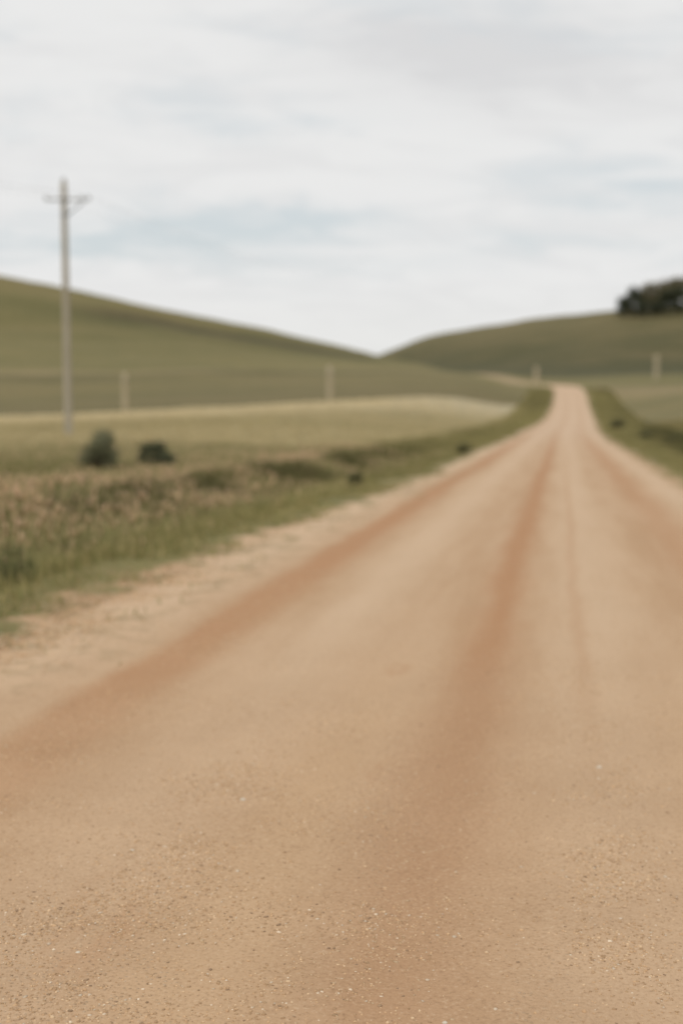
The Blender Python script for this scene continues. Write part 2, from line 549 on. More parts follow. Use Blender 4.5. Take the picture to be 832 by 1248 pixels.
# ------------------------------------------------------------------ the road
sv = [-55.0]
while sv[-1] < S[-1] - 1:
    sv.append(sv[-1] + max(.06, min(.9, abs(sv[-1]) * .02 + .05)))
sv = np.array(sv)
NC = 96
px_ = np.interp(sv, S, PATH[:, 0]); py2 = np.interp(sv, S, PATH[:, 1])
tx = np.gradient(px_, sv); ty = np.gradient(py2, sv)
tl = np.hypot(tx, ty); tx /= tl; ty /= tl
el, er = edges(sv)
TT = np.linspace(0, 1, NC)[None, :]
LT = el[:, None] * (1 - TT) + er[:, None] * TT
RX = px_[:, None] + ty[:, None] * LT; RY = py2[:, None] - tx[:, None] * LT
rx, ry = RX.ravel(), RY.ravel()
rco = (LT.ravel(), np.repeat(sv, NC), np.repeat(py2, NC))
rz, rp, rlat, rs, rover = ground_z(rx, ry, rco)
rz = rz + .004 - .05 * (np.abs(rover) < 1e-6)
ii = np.arange(len(sv) * NC).reshape(len(sv), NC)
Q = np.stack([ii[:-1, :-1], ii[:-1, 1:], ii[1:, 1:], ii[1:, :-1]], -1).reshape(-1, 4)
road = mesh_obj('dirt_road', np.stack([rx, ry, rz], 1), Q, MAT_G)
add_attr(road, 'lat', rlat); add_attr(road, 'along', rs); add_attr(road, 'over', np.clip(rover, -9, 9))
add_attr(road, 'tint', field_tint(rx, ry, rp, rlat, rs, rover), 'FLOAT_COLOR')
tag(road, 'wide sandy gravel road with rusty wheel tracks', 'road', kind='structure')


# ------------------------------------------------------------------ grass
def to_xy(lt, s):
    cx = np.interp(s, S, PATH[:, 0]); cy = np.interp(s, S, PATH[:, 1])
    k = np.clip(np.searchsorted(S, s) - 1, 0, len(sl) - 1)
    nx = seg[k, 0] / sl[k]; ny = seg[k, 1] / sl[k]
    return cx + ny * lt, cy - nx * lt


def in_view(x, y, m=.22):
    a = x / np.maximum(y, .1)
    return (y > 1) & (a > -.28 - m) & (a < .28 + m)


def blades(name, x, y, h, w, col, tipcol, mat, lean=.35, head=None, headcol=None, tipmix=.6):
    """curved tapering blades; head = fraction carrying a seed head"""
    n = len(x)
    z = ground_z(x, y)[0]
    az = rng.random(n) * 2 * np.pi
    ln = np.abs(rng.normal(0, lean, n)) + .05
    dx, dy = np.cos(az), np.sin(az)
    fa = rng.random(n) * np.pi
    wx, wy = np.cos(fa), np.sin(fa)
    V = np.zeros((n, 7, 3), np.float32); Cc = np.zeros((n, 7, 3), np.float32)
    for j, (tt, wd) in enumerate([(0, .8), (.45, 1.0), (.78, .75)]):
        bx = x + dx * ln * h * tt ** 2; by = y + dy * ln * h * tt ** 2
        bz = z - .02 + h * tt * (1 - .25 * ln * tt)
        V[:, 2 * j] = np.stack([bx - wx * w * wd / 2, by - wy * w * wd / 2, bz], 1)
        V[:, 2 * j + 1] = np.stack([bx + wx * w * wd / 2, by + wy * w * wd / 2, bz], 1)
        cc = col * (1 - tt * tipmix) + tipcol * tt * tipmix
        Cc[:, 2 * j] = cc; Cc[:, 2 * j + 1] = cc
    V[:, 6] = np.stack([x + dx * ln * h, y + dy * ln * h, z - .02 + h * (1 - .25 * ln)], 1)
    Cc[:, 6] = col * (1 - tipmix) + tipcol * tipmix
    base = (np.arange(n) * 7)[:, None]
    T = np.concatenate([base + np.array([0, 1, 3]), base + np.array([0, 3, 2]), base + np.array([2, 3, 5]),
                        base + np.array([2, 5, 4]), base + np.array([4, 5, 6])], 0)
    V = V.reshape(-1, 3); Cc = Cc.reshape(-1, 3)
    if head is not None:
        sel = np.where(rng.random(n) < head)[0]
        m = len(sel)
        tp = np.stack([x[sel] + dx[sel] * ln[sel] * h[sel], y[sel] + dy[sel] * ln[sel] * h[sel], z[sel] + h[sel] * (1 - .25 * ln[sel])], 1)
        hl = .09 + .08 * rng.random(m); hw = .007 + .009 * rng.random(m)
        H = np.zeros((m, 6, 3)); H[:] = tp[:, None, :]
        H[:, 0, 2] -= hl * .5; H[:, 5, 2] += hl * .5
        for j in range(4):
            H[:, 1 + j, 0] += np.cos(j * np.pi / 2 + fa[sel]) * hw; H[:, 1 + j, 1] += np.sin(j * np.pi / 2 + fa[sel]) * hw
        H[:, 5, 0] += dx[sel] * .03; H[:, 5, 1] += dy[sel] * .03
        b2 = len(V) + (np.arange(m) * 6)[:, None]
        tri = [[0, 1 + (j + 1) % 4, 1 + j] for j in range(4)] + [[5, 1 + j, 1 + (j + 1) % 4] for j in range(4)]
        T = np.concatenate([T] + [b2 + np.array(q) for q in tri], 0)
        V = np.concatenate([V, H.reshape(-1, 3)]); Cc = np.concatenate([Cc, np.repeat(headcol[sel], 6, 0)])
    o = mesh_obj(name, V, T, mat, smooth=False)
    add_attr(o, 'tone', Cc, 'FLOAT_COLOR')
    return o


def pick(n, cols, wts):
    cols = np.array([alb(*c) for c in cols]); i = rng.choice(len(cols), n, p=np.array(wts) / sum(wts))
    return cols[i] * (0.8 + .4 * rng.random((n, 1)))


MAT_GRASS = vcol_mat('grass_blade', .8, .3)
K = 1.55       # blades shade one another, so the leaf itself is a little lighter than the mass of them

# 1 tall seeding grass beside the road, left, near
n = 360000
s0 = rng.random(n) ** .8 * 40 + 3.5; l0 = -3.6 - rng.random(n) * 13
x, y = to_xy(l0, s0)
lat_, ss_, pyy_ = l0, s0, y
el_, er_ = edges(s0); ov = el_ - l0
clump = N1.fbm(x * .55, y * .55, 3); cl2 = N2.fbm(x * 1.7 + 9, y * 1.7, 3)
dens = sstep(.9, 2.6, ov + (clump - .5) * 2.0) * (.45 + .75 * sstep(.3, .55, cl2)) * (1 - .55 * sstep(6, 9, ov + (clump - .5) * 3))
k = in_view(x, y) & (rng.random(n) < dens)
x, y, ov, clump, cl2, s0 = x[k], y[k], ov[k], clump[k], cl2[k], s0[k]
n = len(x)
h = (.12 + .42 * sstep(1.2, 3.2, ov) * (1 - .85 * sstep(3.6, 8.5, ov + (clump - .5) * 2)) * (1 - .75 * sstep(14, 24, s0))) * (.5 + .8 * rng.random(n)) * (.35 + 1.3 * clump)
w = .004 + .006 * rng.random(n) + .0004 * s0
colr = pick(n, [(106, 110, 68), (94, 100, 62), (124, 122, 80), (138, 128, 90)], [4, 3, 3, 1.5]) * K * 1.12
tip = pick(n, [(154, 142, 104), (130, 126, 82), (170, 150, 118)], [3, 3, 2]) * K * 1.12
pinkish = sstep(.36, .54, N3.fbm(x * .6 + 4, y * .6, 3)) * sstep(1.9, 3.2, ov) * (1 - sstep(4.2, 6.0, ov)) * (1 - .7 * sstep(13, 21, s0))
hc = pick(n, [(198, 170, 142), (190, 166, 132), (176, 158, 120)], [3, 2, 2]) * K * 1.1
o = blades('tall_grass', x, y, h, w, colr, tip, MAT_GRASS, .32, head=.03 + .42 * pinkish, headcol=hc)
tag(o, 'tall green and pinkish seeding grass left of the road', 'grass', kind='stuff')

# tall wispy stems standing out of the seeding grass
n = 4200
s0 = 4.5 + rng.random(n) * 15; ov = 1.1 + rng.random(n) * 4.6
el_, er_ = edges(s0); x, y = to_xy(el_ - ov, s0)
cw = N2.fbm(x * .9 + 2, y * .9, 3)
k = in_view(x, y) & (rng.random(n) < .25 + sstep(.4, .6, cw)); x, y, cw, s0 = x[k], y[k], cw[k], s0[k]; n = len(x)
h = (.34 + .36 * rng.random(n)) * (.6 + .8 * cw) * (1 - .4 * sstep(11, 19, s0))
o = blades('seeding_stems', x, y, h, .004 + .003 * rng.random(n), pick(n, [(150, 142, 98), (130, 130, 84)], [1, 1]) * K * 1.1,
           pick(n, [(176, 158, 120), (160, 150, 108)], [1, 1]) * K * 1.1, MAT_GRASS, .28, head=.5,
           headcol=pick(n, [(200, 172, 144), (186, 166, 130), (160, 150, 108)], [3, 2, 2]) * K * 1.05)
tag(o, 'tall wispy pale stems standing above the roadside grass', 'grass', kind='stuff')

# 2 short verge grass both sides, to the road's crest
n = 420000
s0 = 3.5 + rng.random(n) ** 1.7 * 225
side = np.where(rng.random(n) < .55, -1, 1)
el_, er_ = edges(s0)
ov = rng.random(n) ** .85 * 5.7 - 1.0
l0 = np.where(side < 0, el_ - ov, er_ + ov)
x, y = to_xy(l0, s0)
cl = N1.fbm(x * 1.3, y * 1.3, 3); cl3 = N2.fbm(x * .6, y * .6, 3)
fringe = sstep(.15, 1.2, ov + (cl - .5) * 2.6) * np.where(side < 0, 1 - .85 * sstep(45, 110, s0) * sstep(2.0, 3.2, ov), 1)
k = in_view(x, y) & (rng.random(n) < fringe * .95 + .10 * sstep(.5, .62, N3.fbm(x * 2.6, y * 2.6, 3)) * (side < 0) * sstep(30, 14, s0) * sstep(-.95, -.4, ov) + .004)
x, y, ov, cl, s0, cl3, side = x[k], y[k], ov[k], cl[k], s0[k], cl3[k], side[k]
n = len(x)
tallz = np.exp(-((ov - 3.0 - np.where(side > 0, .9 * sstep(45, 90, s0), 0) - (cl3 - .5) * 1.2) / .85) ** 2) * np.where(side < 0, sstep(.36, .6, cl3), .35 + .65 * sstep(.3, .55, cl3)) * np.where(side < 0, 1 - .8 * sstep(25, 60, s0), 1 - .75 * sstep(80, 130, s0))      # rank growth along the ditch
h = (.07 + .10 * sstep(.3, 1.5, ov)) * (.6 + .8 * rng.random(n)) + tallz * (.16 + .26 * rng.random(n)) * sstep(8, 18, s0) * np.where(side > 0, .95, 1)
w = .005 + .005 * rng.random(n) + .00055 * s0
g1 = pick(n, [(122, 116, 76), (110, 108, 68), (134, 124, 84), (150, 136, 98)], [3, 3, 3, 2]) * K * (.80 + .55 * N3.fbm(x * .22, y * .12, 3)[:, None])
g2 = pick(n, [(84, 84, 52), (94, 90, 58), (102, 96, 64)], [3, 2, 1]) * 1.2
tw = (tallz * .95)[:, None]
colr = g1 * (1 - tw) + g2 * tw
tip = colr * 1.15
o = blades('verge_grass', x, y, h, w, colr, tip, MAT_GRASS, .5)
tag(o, 'short green verge grass with darker rank tufts along both roadsides', 'grass', kind='stuff')

# 3 thin pasture grass on the fields
n = 300000
yy = 14 + rng.random(n) ** 1.3 * 170
aa = -.42 + rng.random(n) * .84
x, y = aa * yy, yy
lt_, s_q, _ = path_coords(x, y)
zz_, p_ = base_terrain(x, y)
el_, er_ = edges(s_q); ov = np.maximum(el_ - lt_, lt_ - er_)
k = (ov > 3.5) & (p_ < 1.98) & (rng.random(n) < sstep(165, 90, y))
x, y, p_, lt_, s_q, ov = x[k], y[k], p_[k], lt_[k], s_q[k], ov[k]
n = len(x)
tint_b = field_tint(x, y, p_, lt_, s_q, ov)
cl = N1.fbm(x * .35, y * .35, 3)
h = (.10 + .14 * cl) * (.6 + .8 * rng.random(n))
w = .008 + .00075 * y
colr = tint_b * (.85 + .35 * rng.random((n, 1))) * 1.25
o = blades('field_grass', x, y, h, w, colr, colr * 1.15, MAT_GRASS, .5)
tag(o, 'thin dry pasture grass on the fields beyond the verges', 'grass', kind='stuff')

# ------------------------------------------------------------------ gravel on the road
ico = np.array([[0, 0, 1], [.894, 0, .447], [.276, .851, .447], [-.724, .526, .447], [-.724, -.526, .447], [.276, -.851, .447],
                [.724, .526, -.447], [-.276, .851, -.447], [-.894, 0, -.447], [-.276, -.851, -.447], [.724, -.526, -.447], [0, 0, -1]])
icf = np.array([[0, 1, 2], [0, 2, 3], [0, 3, 4], [0, 4, 5], [0, 5, 1], [1, 6, 2], [2, 7, 3], [3, 8, 4], [4, 9, 5], [5, 10, 1],
                [6, 7, 2], [7, 8, 3], [8, 9, 4], [9, 10, 5], [10, 6, 1], [6, 11, 7], [7, 11, 8], [8, 11, 9], [9, 11, 10], [10, 11, 6]])
MAT_ST = vcol_mat('stone', .85)


def stones(x, y, size, col, name, label):
    n = len(x)
    z = ground_z(x, y)[0]
    V = ico[None] * (1 + rng.normal(0, .16, (n, 12, 1)))
    V = V * np.stack([1 + .5 * rng.random(n), .8 + .3 * rng.random(n), .45 + .3 * rng.random(n)], 1)[:, None, :]
    a = rng.random(n) * 6.28; ca, sa = np.cos(a)[:, None], np.sin(a)[:, None]
    X = V[..., 0] * ca - V[..., 1] * sa; Y = V[..., 0] * sa + V[..., 1] * ca
    V = np.stack([X, Y, V[..., 2]], -1) * size[:, None, None]
    V += np.stack([x, y, z + size * .02 + .004], 1)[:, None, :]
    T = ((np.arange(n) * 12)[:, None, None] + icf[None]).reshape(-1, 3)
    o = mesh_obj(name, V.reshape(-1, 3), T, MAT_ST, smooth=False)
    add_attr(o, 'tone', np.repeat(col, 12, 0), 'FLOAT_COLOR')
    tag(o, label, 'gravel', kind='stuff')
    return o


n = 420000
s0 = 2.2 + rng.random(n) ** 1.5 * 9.5
l0 = -4.6 + rng.random(n) * 7.4
x, y = to_xy(l0, s0)
dn = .12 + .9 * np.exp(-((l0 + 1.35) / .35) ** 2) * sstep(7, 4, s0) + .95 * np.exp(-((l0 - .18) / .13) ** 2) * sstep(8.5, 5, s0) \
    + .6 * np.exp(-((l0 + .55) / .22) ** 2) * sstep(5.2, 3.5, s0) + .55 * np.exp(-((l0 + 3.5) / .5) ** 2) + .35 * np.exp(-((l0 + 2.3) / .3) ** 2)
dn *= .25 + 1.4 * sstep(.4, .65, N1.fbm(x * 2.2, y * 2.2, 4))
k = in_view(x, y) & (rng.random(n) < dn * .75)
x, y, l0, s0 = x[k], y[k], l0[k], s0[k]
n = len(x)
size = .0018 + .0024 * rng.random(n) + .003 * rng.random(n) ** 9
size += .010 * rng.random(n) ** 3 * np.exp(-((l0 + 3.5) / .45) ** 2)
col = pick(n, [(206, 172, 134), (218, 188, 152), (192, 158, 122), (226, 206, 180), (166, 138, 110)], [5, 4, 5, 1, 1.0]) * 1.04
stones(x, y, size, col, 'gravel', 'fine tan gravel lying loose on the sandy road')

MAT_WS = noise_mat('pale_stone', alb(215, 200, 178), alb(228, 218, 200), (60, 60, 60))


def rock(name, u, yrow, size, label):
    d = -EYE / float(tan_el(yrow)); xx = float(tan_az(u, yrow)) * d
    V = ico * (1 + rng.normal(0, .1, (12, 1))) * np.array([1.1, .9, .65]) * size
    o = mesh_obj(name, V, icf, MAT_WS)
    m = o.modifiers.new('round', 'SUBSURF'); m.levels = 2; m.render_levels = 2
    o.location = (xx, d, zat(xx, d) + size * .35)
    tag(o, label, 'stone', 'larger pale pebbles on the road')


rock('pebble', 542, 1236, .009, 'whitish pebble lowest on the road near the bottom edge')
rock('pebble', 161, 1030, .009, 'pale pebble left of centre on the tan gravel')
rock('pebble', 95, 1155, .009, 'greyish pebble at lower left among coarse gravel')
rock('pebble', 296, 968, .014, 'soft pale pebble in mid road beside smooth strip')
rock('pebble', 730, 928, .014, 'pale pebble on the right strip of loose gravel')


# ------------------------------------------------------------------ shrubs and trees
def tube_mesh(pts, rads, seg_n=7):
    pts = np.array(pts, float); V = []; Q = []
    for i, p in enumerate(pts):
        d = pts[min(i + 1, len(pts) - 1)] - pts[max(i - 1, 0)]; d /= np.linalg.norm(d) + 1e-9
        a = np.cross(d, [0, .3, 1] if abs(d[2]) < .9 else [1, 0, 0]); a /= np.linalg.norm(a); b = np.cross(d, a)
        for j in range(seg_n):
            t = j / seg_n * 2 * math.pi
            V.append(p + (a * math.cos(t) + b * math.sin(t)) * rads[i])
    for i in range(len(pts) - 1):
        for j in range(seg_n):
            k = (j + 1) % seg_n
            Q.append([i * seg_n + j, i * seg_n + k, (i + 1) * seg_n + k, (i + 1) * seg_n + j])
    return V, Q


def join_tubes(lst):
    V, Q = [], []
    for v, q in lst:
        o = len(V); V += list(v); Q += [[a + o for a in f] for f in q]
    return np.array(V), np.array(Q)


MAT_LEAF = vcol_mat('leaf', .75, .2)
MAT_BARK = noise_mat('bark', alb(70, 60, 48), alb(105, 92, 76), (6, 6, 1.5))


def leaf_cloud(lobes, n, leaf, cols, wts, seed):
    """many small leaf faces filling uneven lobes: (cx,cy,cz, rx,ry,rz)"""
    g = np.random.default_rng(seed)
    L = np.array(lobes, float); vol = L[:, 3] * L[:, 4] * L[:, 5]
    i = g.choice(len(L), n, p=vol / vol.sum())
    v = g.normal(0, 1, (n, 3)); v /= np.linalg.norm(v, axis=1)[:, None]
    r = g.random(n) ** .38 * (1 + .28 * g.normal(0, 1, n))
    # clumping: pull towards twig centres
    tw = L[g.choice(len(L), 10 * len(L) + 1)]
    c = L[i, :3] + v * r[:, None] * L[i, 3:]
    c[:, 2] = np.maximum(c[:, 2], leaf * .5)
    a = g.normal(0, 1, (n, 3)); a /= np.linalg.norm(a, axis=1)[:, None]
    b = np.cross(a, g.normal(0, 1, (n, 3))); b /= np.linalg.norm(b, axis=1)[:, None]
    sz = leaf * (.6 + .8 * g.random(n))[:, None]
    V = np.stack([c - a * sz, c + b * sz * .45, c + a * sz, c - b * sz * .45], 1)
    base = (np.arange(n) * 4)[:, None]
    T = np.concatenate([base + np.array([0, 1, 2]), base + np.array([0, 2, 3])], 0)
    cc = np.array([alb(*q) for q in cols])[g.choice(len(cols), n, p=np.array(wts) / sum(wts))]
    # light and dark clumps of foliage
    cl = N1.fbm(c[:, 0] / (leaf * 14) + 3, c[:, 2] / (leaf * 14) + c[:, 1] / (leaf * 20), 2)
    cc = cc * (.75 + .6 * cl)[:, None] * (.85 + .3 * g.random((n, 1)))
    return V.reshape(-1, 3), T, np.repeat(cc, 4, 0)


def shrub(loc, W, H, label, cols, seed, kind='shrub', group=None, n=3200, leaf=None):
    g = random.Random(seed)
    e = empty('shrub', loc)
    tag(e, label, 'shrub', group)
    leaf = leaf or max(.012, .028 * max(W, H))
    lobes = []
    for k in range(20):
        a = g.random() * 6.28; rr = g.random() ** .6 * W * .40
        tq = rr / (W * .40 + 1e-6); hz = H * (.14 + (.78 * math.sqrt(1 - .7 * tq * tq) - .12) * g.random() ** .8)
        q = .06 + .12 * g.random()
        lobes.append((math.cos(a) * rr, math.sin(a) * rr, hz, W * q * 1.2, W * q * 1.2, H * q * 1.25))
    V, T, c = leaf_cloud(lobes, n, leaf, cols, [3, 2, 1], seed)
    f = mesh_obj('foliage', V, T, MAT_LEAF, e, smooth=False); add_attr(f, 'tone', c, 'FLOAT_COLOR')
    tb = []
    for k in range(14):
        lb = lobes[k]
        tb.append(tube_mesh([(0, 0, -.05), (lb[0] * .4, lb[1] * .4, lb[2] * .55), (lb[0], lb[1], lb[2] * 1.1)], [.03 * W, .018 * W, .006 * W], 6))
    V, Q = join_tubes(tb)
    mesh_obj('stem', V, Q, MAT_BARK, e)
    return e


def at(u, yrow, d):
    xx = float(tan_az(u, yrow)) * d
    return (xx, d, zat(xx, d))


DK = [(116, 114, 80), (130, 126, 88), (104, 102, 72)]
shrub(at(121, 560, 30), 1.05, 1.22, 'grey green upright bush in the pale field beside the utility pole', [(134, 134, 104), (148, 146, 116), (112, 114, 88)], 13, n=4200)
shrub(at(193, 556, 31), 1.12, .78, 'low dark rounded bush right of the upright bush', [(100, 104, 78), (114, 116, 88), (86, 90, 68)], 15, n=4200)
shrub(at(10, 680, 11.4), .62, .40, 'dark leafy bush low in the tall grass at the left edge', [(112, 116, 78), (124, 126, 84), (98, 102, 70)], 5, n=2200)
shrub(at(432, 585, 25), .40, .36, 'small dark bush at the left roadside edge of the tall grass', DK, 6)
shrub(at(566, 545, 45), .70, .50, 'dark bush on the left bank where the verge narrows', DK, 7)
shrub(at(752, 503, 100), 1.5, 1.2, 'dark bush on the right bank nearest the far bend', DK, 8)
shrub(at(788, 519, 75), 1.3, .75, 'middle dark bush along the right roadside ditch', DK, 9)
shrub(at(826, 535, 60), 1.3, .7, 'dark bush along the right ditch at the picture edge', DK, 10)


def tree(u, yrow, d, W, H, label, cols, seed, name='hill_tree'):
    g = random.Random(seed)
    loc = at(u, yrow, d)
    H *= .87 + .08 * g.random()
    e = empty(name, loc); tag(e, label, 'tree', 'trees on the right hilltop')
    lobes = []
    for k in range(16):
        a = g.random() * 6.28; zz = .25 + .68 * g.random()
        env = math.sin(min(1, zz * 1.05) * math.pi) ** .55
        rr = g.random() ** .6 * W * .36 * env
        q = .12 + .10 * g.random()
        lobes.append((math.cos(a) * rr, math.sin(a) * rr, H * zz, W * q * 1.25, W * q * 1.25, H * q))
    lobes.append((0, 0, H * .28, W * .36, W * .36, H * .2))
    V, T, c = leaf_cloud(lobes, 5000, .028 * H, cols, [3, 2, 1], seed)
    f = mesh_obj('crown', V, T, MAT_LEAF, e, smooth=False); add_attr(f, 'tone', c, 'FLOAT_COLOR')
    tb = [tube_mesh([(0, 0, -.5), (.1, 0, H * .3), (-.1, .1, H * .6), (0, 0, H * .85)], [.035 * H, .025 * H, .015 * H, .005 * H], 8)]
    for lb in lobes[:9]:
        z0 = min(lb[2] * .6, H * .5)
        tb.append(tube_mesh([(0, 0, z0), (lb[0] * .6, lb[1] * .6, (z0 + lb[2]) / 2 + .2), lb[:3]], [.012 * H, .008 * H, .003 * H], 6))
    V, Q = join_tubes(tb)
    mesh_obj('trunk', V, Q, MAT_BARK, e)
    return e


TD = [(78, 82, 62), (90, 94, 70), (66, 72, 54)]
TB = [(134, 126, 98), (148, 140, 108), (120, 114, 88)]
tree(757, 388, 585, 8.5, 9.0, 'small dark tree at the left end of the hilltop clump', TD, 21)
tree(770, 389, 580, 11.5, 13.5, 'taller dark tree second from the left of the clump', TD, 22)
tree(783, 390, 575, 9, 9.0, 'dark tree in the dip between the two dark masses', TD, 23)
tree(796, 391, 578, 8, 6.8, 'lowest dark tree in the middle of the hilltop clump', TD, 24)
tree(811, 391, 576, 12, 13.0, 'tall dark tree right of the middle of the clump', TD, 25)
tree(826, 391, 578, 12, 12.5, 'dark tree at the right picture edge on the hilltop', TD, 26)
tree(846, 391, 580, 12, 12.0, 'dark tree just past the right end of the clump', TD, 27)
tree(783, 383, 610, 12, 13.0, 'brownish tree behind the left dark trees', TB, 31)
tree(795, 382, 612, 13, 14.2, 'brownish tree showing in the gap between the dark trees', TB, 32)
tree(809, 382, 615, 13, 14.2, 'brownish tree behind the tall right dark tree', TB, 33)
tree(823, 382, 612, 14, 14.6, 'brownish tree behind the dark tree at the picture edge', TB, 34)
tree(840, 382, 615, 14, 15.0, 'brownish tree rearmost at the right end', TB, 35)

# ------------------------------------------------------------------ utility pole
MAT_POLE = noise_mat('weathered_pole_wood', alb(172, 164, 146), alb(198, 188, 170), (10, 10, .8), 6, .4)
MAT_ARM = noise_mat('grey_arm_wood', alb(135, 132, 122), alb(160, 156, 146), (1.5, 12, 12), 5, .4)
MAT_INS = noise_mat('glazed_insulator', alb(90, 88, 84), alb(105, 102, 98), (20, 20, 20), 2, .05, .3)
MAT_STEEL = noise_mat('galvanised_steel', alb(120, 122, 122), alb(140, 141, 140), (30, 30, 30), 3, .1, .5, .6)


def box_part(name, size, loc, mat, parent, rot=(0, 0, 0), bevel=.01):
    import bmesh
    bm = bmesh.new(); bmesh.ops.create_cube(bm, size=1)
    for v in bm.verts: v.co = Vector((v.co.x * size[0], v.co.y * size[1], v.co.z * size[2]))
    bmesh.ops.bevel(bm, geom=bm.edges[:], offset=bevel, segments=2, affect='EDGES', profile=.7)
    bmesh.ops.rotate(bm, verts=bm.verts[:], cent=(0, 0, 0), matrix=Matrix.Rotation(rot[1], 3, 'Y') @ Matrix.Rotation(rot[2], 3, 'Z'))
    bmesh.ops.translate(bm, verts=bm.verts[:], vec=loc)
    me = bpy.data.meshes.new(name); bm.to_mesh(me); bm.free(); me.materials.append(mat)
    o = bpy.data.objects.new(name, me); COL.objects.link(o); o.parent = parent
    return o


def lathe(name, prof, loc, mat, parent, n=20):
    V = []; Q = []
    for (r, z) in prof:
        for j in range(n):
            t = j / n * 2 * math.pi; V.append((loc[0] + r * math.cos(t), loc[1] + r * math.sin(t), loc[2] + z))
    for i in range(len(prof) - 1):
        for j in range(n):
            k = (j + 1) % n; Q.append((i * n + j, i * n + k, (i + 1) * n + k, (i + 1) * n + j))
    return mesh_obj(name, V, Q, mat, parent)


PD = 52.0
px0, py0, pz0 = at(84.0, 525, PD)
mpp = PD / F
pole = empty('utility_pole', (px0, py0, pz0))
tag(pole, 'tall weathered wooden utility pole with a braced crossarm in the pale field', 'utility pole')
PH = EYE + PD * float(tan_el(222)) - pz0
shaft = []
for i in range(25):
    z = PH * i / 24; shaft.append((.165 - .05 * i / 24 + .003 * math.sin(i * 2.1), z))
shaft = [(.17, -.5)] + shaft + [(.08, PH + .035), (.0, PH + .05)]
lathe('shaft', shaft, (0, 0, 0), MAT_POLE, pole, 24)
za = EYE + PD * float(tan_el(244)) - pz0
xl, xr = (57 - 79) * mpp, (111 - 79) * mpp
box_part('crossarm', (xr - xl, .08, .07), ((xl + xr) / 2, -.165, za), MAT_ARM, pole)
bl = math.hypot((104 - 82) * mpp, (264 - 247) * mpp)
box_part('brace', (bl, .03, .06), ((93 - 79) * mpp, -.14, EYE + PD * float(tan_el(255)) - pz0), MAT_STEEL, pole, rot=(0, -math.atan2(17, 22), 0), bevel=.006)
for ux in (58.5, 101, 109.5):
    xx = (ux - 79) * mpp
    ins = lathe('insulator', [(0.0, .0), (.025, .0), (.025, .02), (.045, .025), (.05, .04), (.035, .055), (.045, .065), (.043, .08), (.022, .09), (.025, .105), (.015, .115), (0, .116)],
                (xx, -.165, za + .05), MAT_INS, pole)
    lathe('pin', [(0, -.05), (.012, -.05), (.012, .05), (0, .05)], (xx, -.165, za + .05), MAT_STEEL, ins, 10)
lathe('insulator', [(0, 0), (.035, 0), (.06, .03), (.045, .07), (.055, .1), (.03, .14), (0, .145)], (0, 0, PH + .04), MAT_INS, pole)
for zz in (za, za - .62):
    b = lathe('bolt', [(0, -.02), (.03, -.02), (.03, .02), (0, .022)], (0, 0, 0), MAT_STEEL, pole, 6)
    b.rotation_euler = (math.pi / 2, 0, 0); b.location = (0, -.21 if zz == za else -.165, zz)
lathe('band', [(.112, -.04), (.126, -.04), (.126, .04), (.112, .04)], (0, 0, za - .6), MAT_STEEL, pole, 24)

MAT_WIRE = noise_mat('aluminium_wire', alb(120, 122, 122), alb(140, 142, 142), (4, 4, 4), 2, .05, .5, .3)


def wire(a, b, sag, label):
    a = np.array(a); b = np.array(b); pts = []
    for i in range(41):
        t = i / 40; p = a * (1 - t) + b * t; p[2] -= sag * 4 * t * (1 - t); pts.append(p)
    V, Q = tube_mesh(pts, [.007] * 41, 6)
    o = mesh_obj('overhead_wire', V, Q, MAT_WIRE); tag(o, label, 'wire', 'wires strung from the utility pole')


for ux, nm in ((58.5, 'thin overhead wire on the short left end of the crossarm'), (101, 'thin overhead wire on the inner insulator right of the pole'),
               (109.5, 'thin overhead wire on the outermost right insulator')):
    dx = (ux - 79) * mpp
    A = (px0 + dx, py0 - .19, pz0 + za + .15)
    far = (px0 + dx + 22, 520, 62)
    V1 = (px0 + dx - 34, -60, 11)
    a = np.array(A); pts = []
    for e_, sg in ((V1, 3.0), (far, 16.0)):
        seq = []
        for i in range(41):
            t = i / 40; p = a * (1 - t) + np.array(e_) * t; p[2] -= sg * 4 * t * (1 - t) * (.35 if e_ is far else 1); seq.append(p)
        pts = (seq[::-1] if e_ is V1 else pts[:-1] + seq)
    V, Q = tube_mesh(pts, [.003] * len(pts), 6)
    o = mesh_obj('overhead_wire', V, Q, MAT_WIRE); tag(o, nm, 'wire', 'wires strung from the utility pole')

# ------------------------------------------------------------------ wooden posts at the field edge
MAT_POST = noise_mat('pale_post_wood', alb(178, 166, 138), alb(200, 186, 158), (9, 9, 1.2), 6, .5)


def post(u, ybase, ytop, d, wpx, label):
    loc = at(u, ybase, d)
    H = EYE + d * float(tan_el(ytop)) - loc[2]
    e = empty('wooden_post', loc); tag(e, label, 'post', 'pale wooden posts standing along the fields')
    r = wpx * d / F / 2
    lathe('post_shaft', [(r * 1.04, -.3), (r * 1.03, H * .1), (r * 1.0, H * .4), (r * .97, H * .75), (r * .95, H * .97), (r * .7, H), (0, H + .02)], (0, 0, 0), MAT_POST, e, 18)
    w = lathe('wire_tie', [(r * .985, -.015), (r * 1.05, -.015), (r * 1.05, .015), (r * .985, .015)], (0, 0, H * .8), MAT_STEEL, e, 18)


post(153, 504, 455, 88, 6.8, 'pale wooden post between the utility pole and the middle post')
post(402, 489.5, 446, 112, 6.8, 'pale wooden post alone at the middle of the field edge')
post(653, 467, 447, 262, 5, 'small far wooden post beside the road where it bends left')
post(799, 458, 433, 300, 5.5, 'pale wooden post on the right below the hilltop trees')

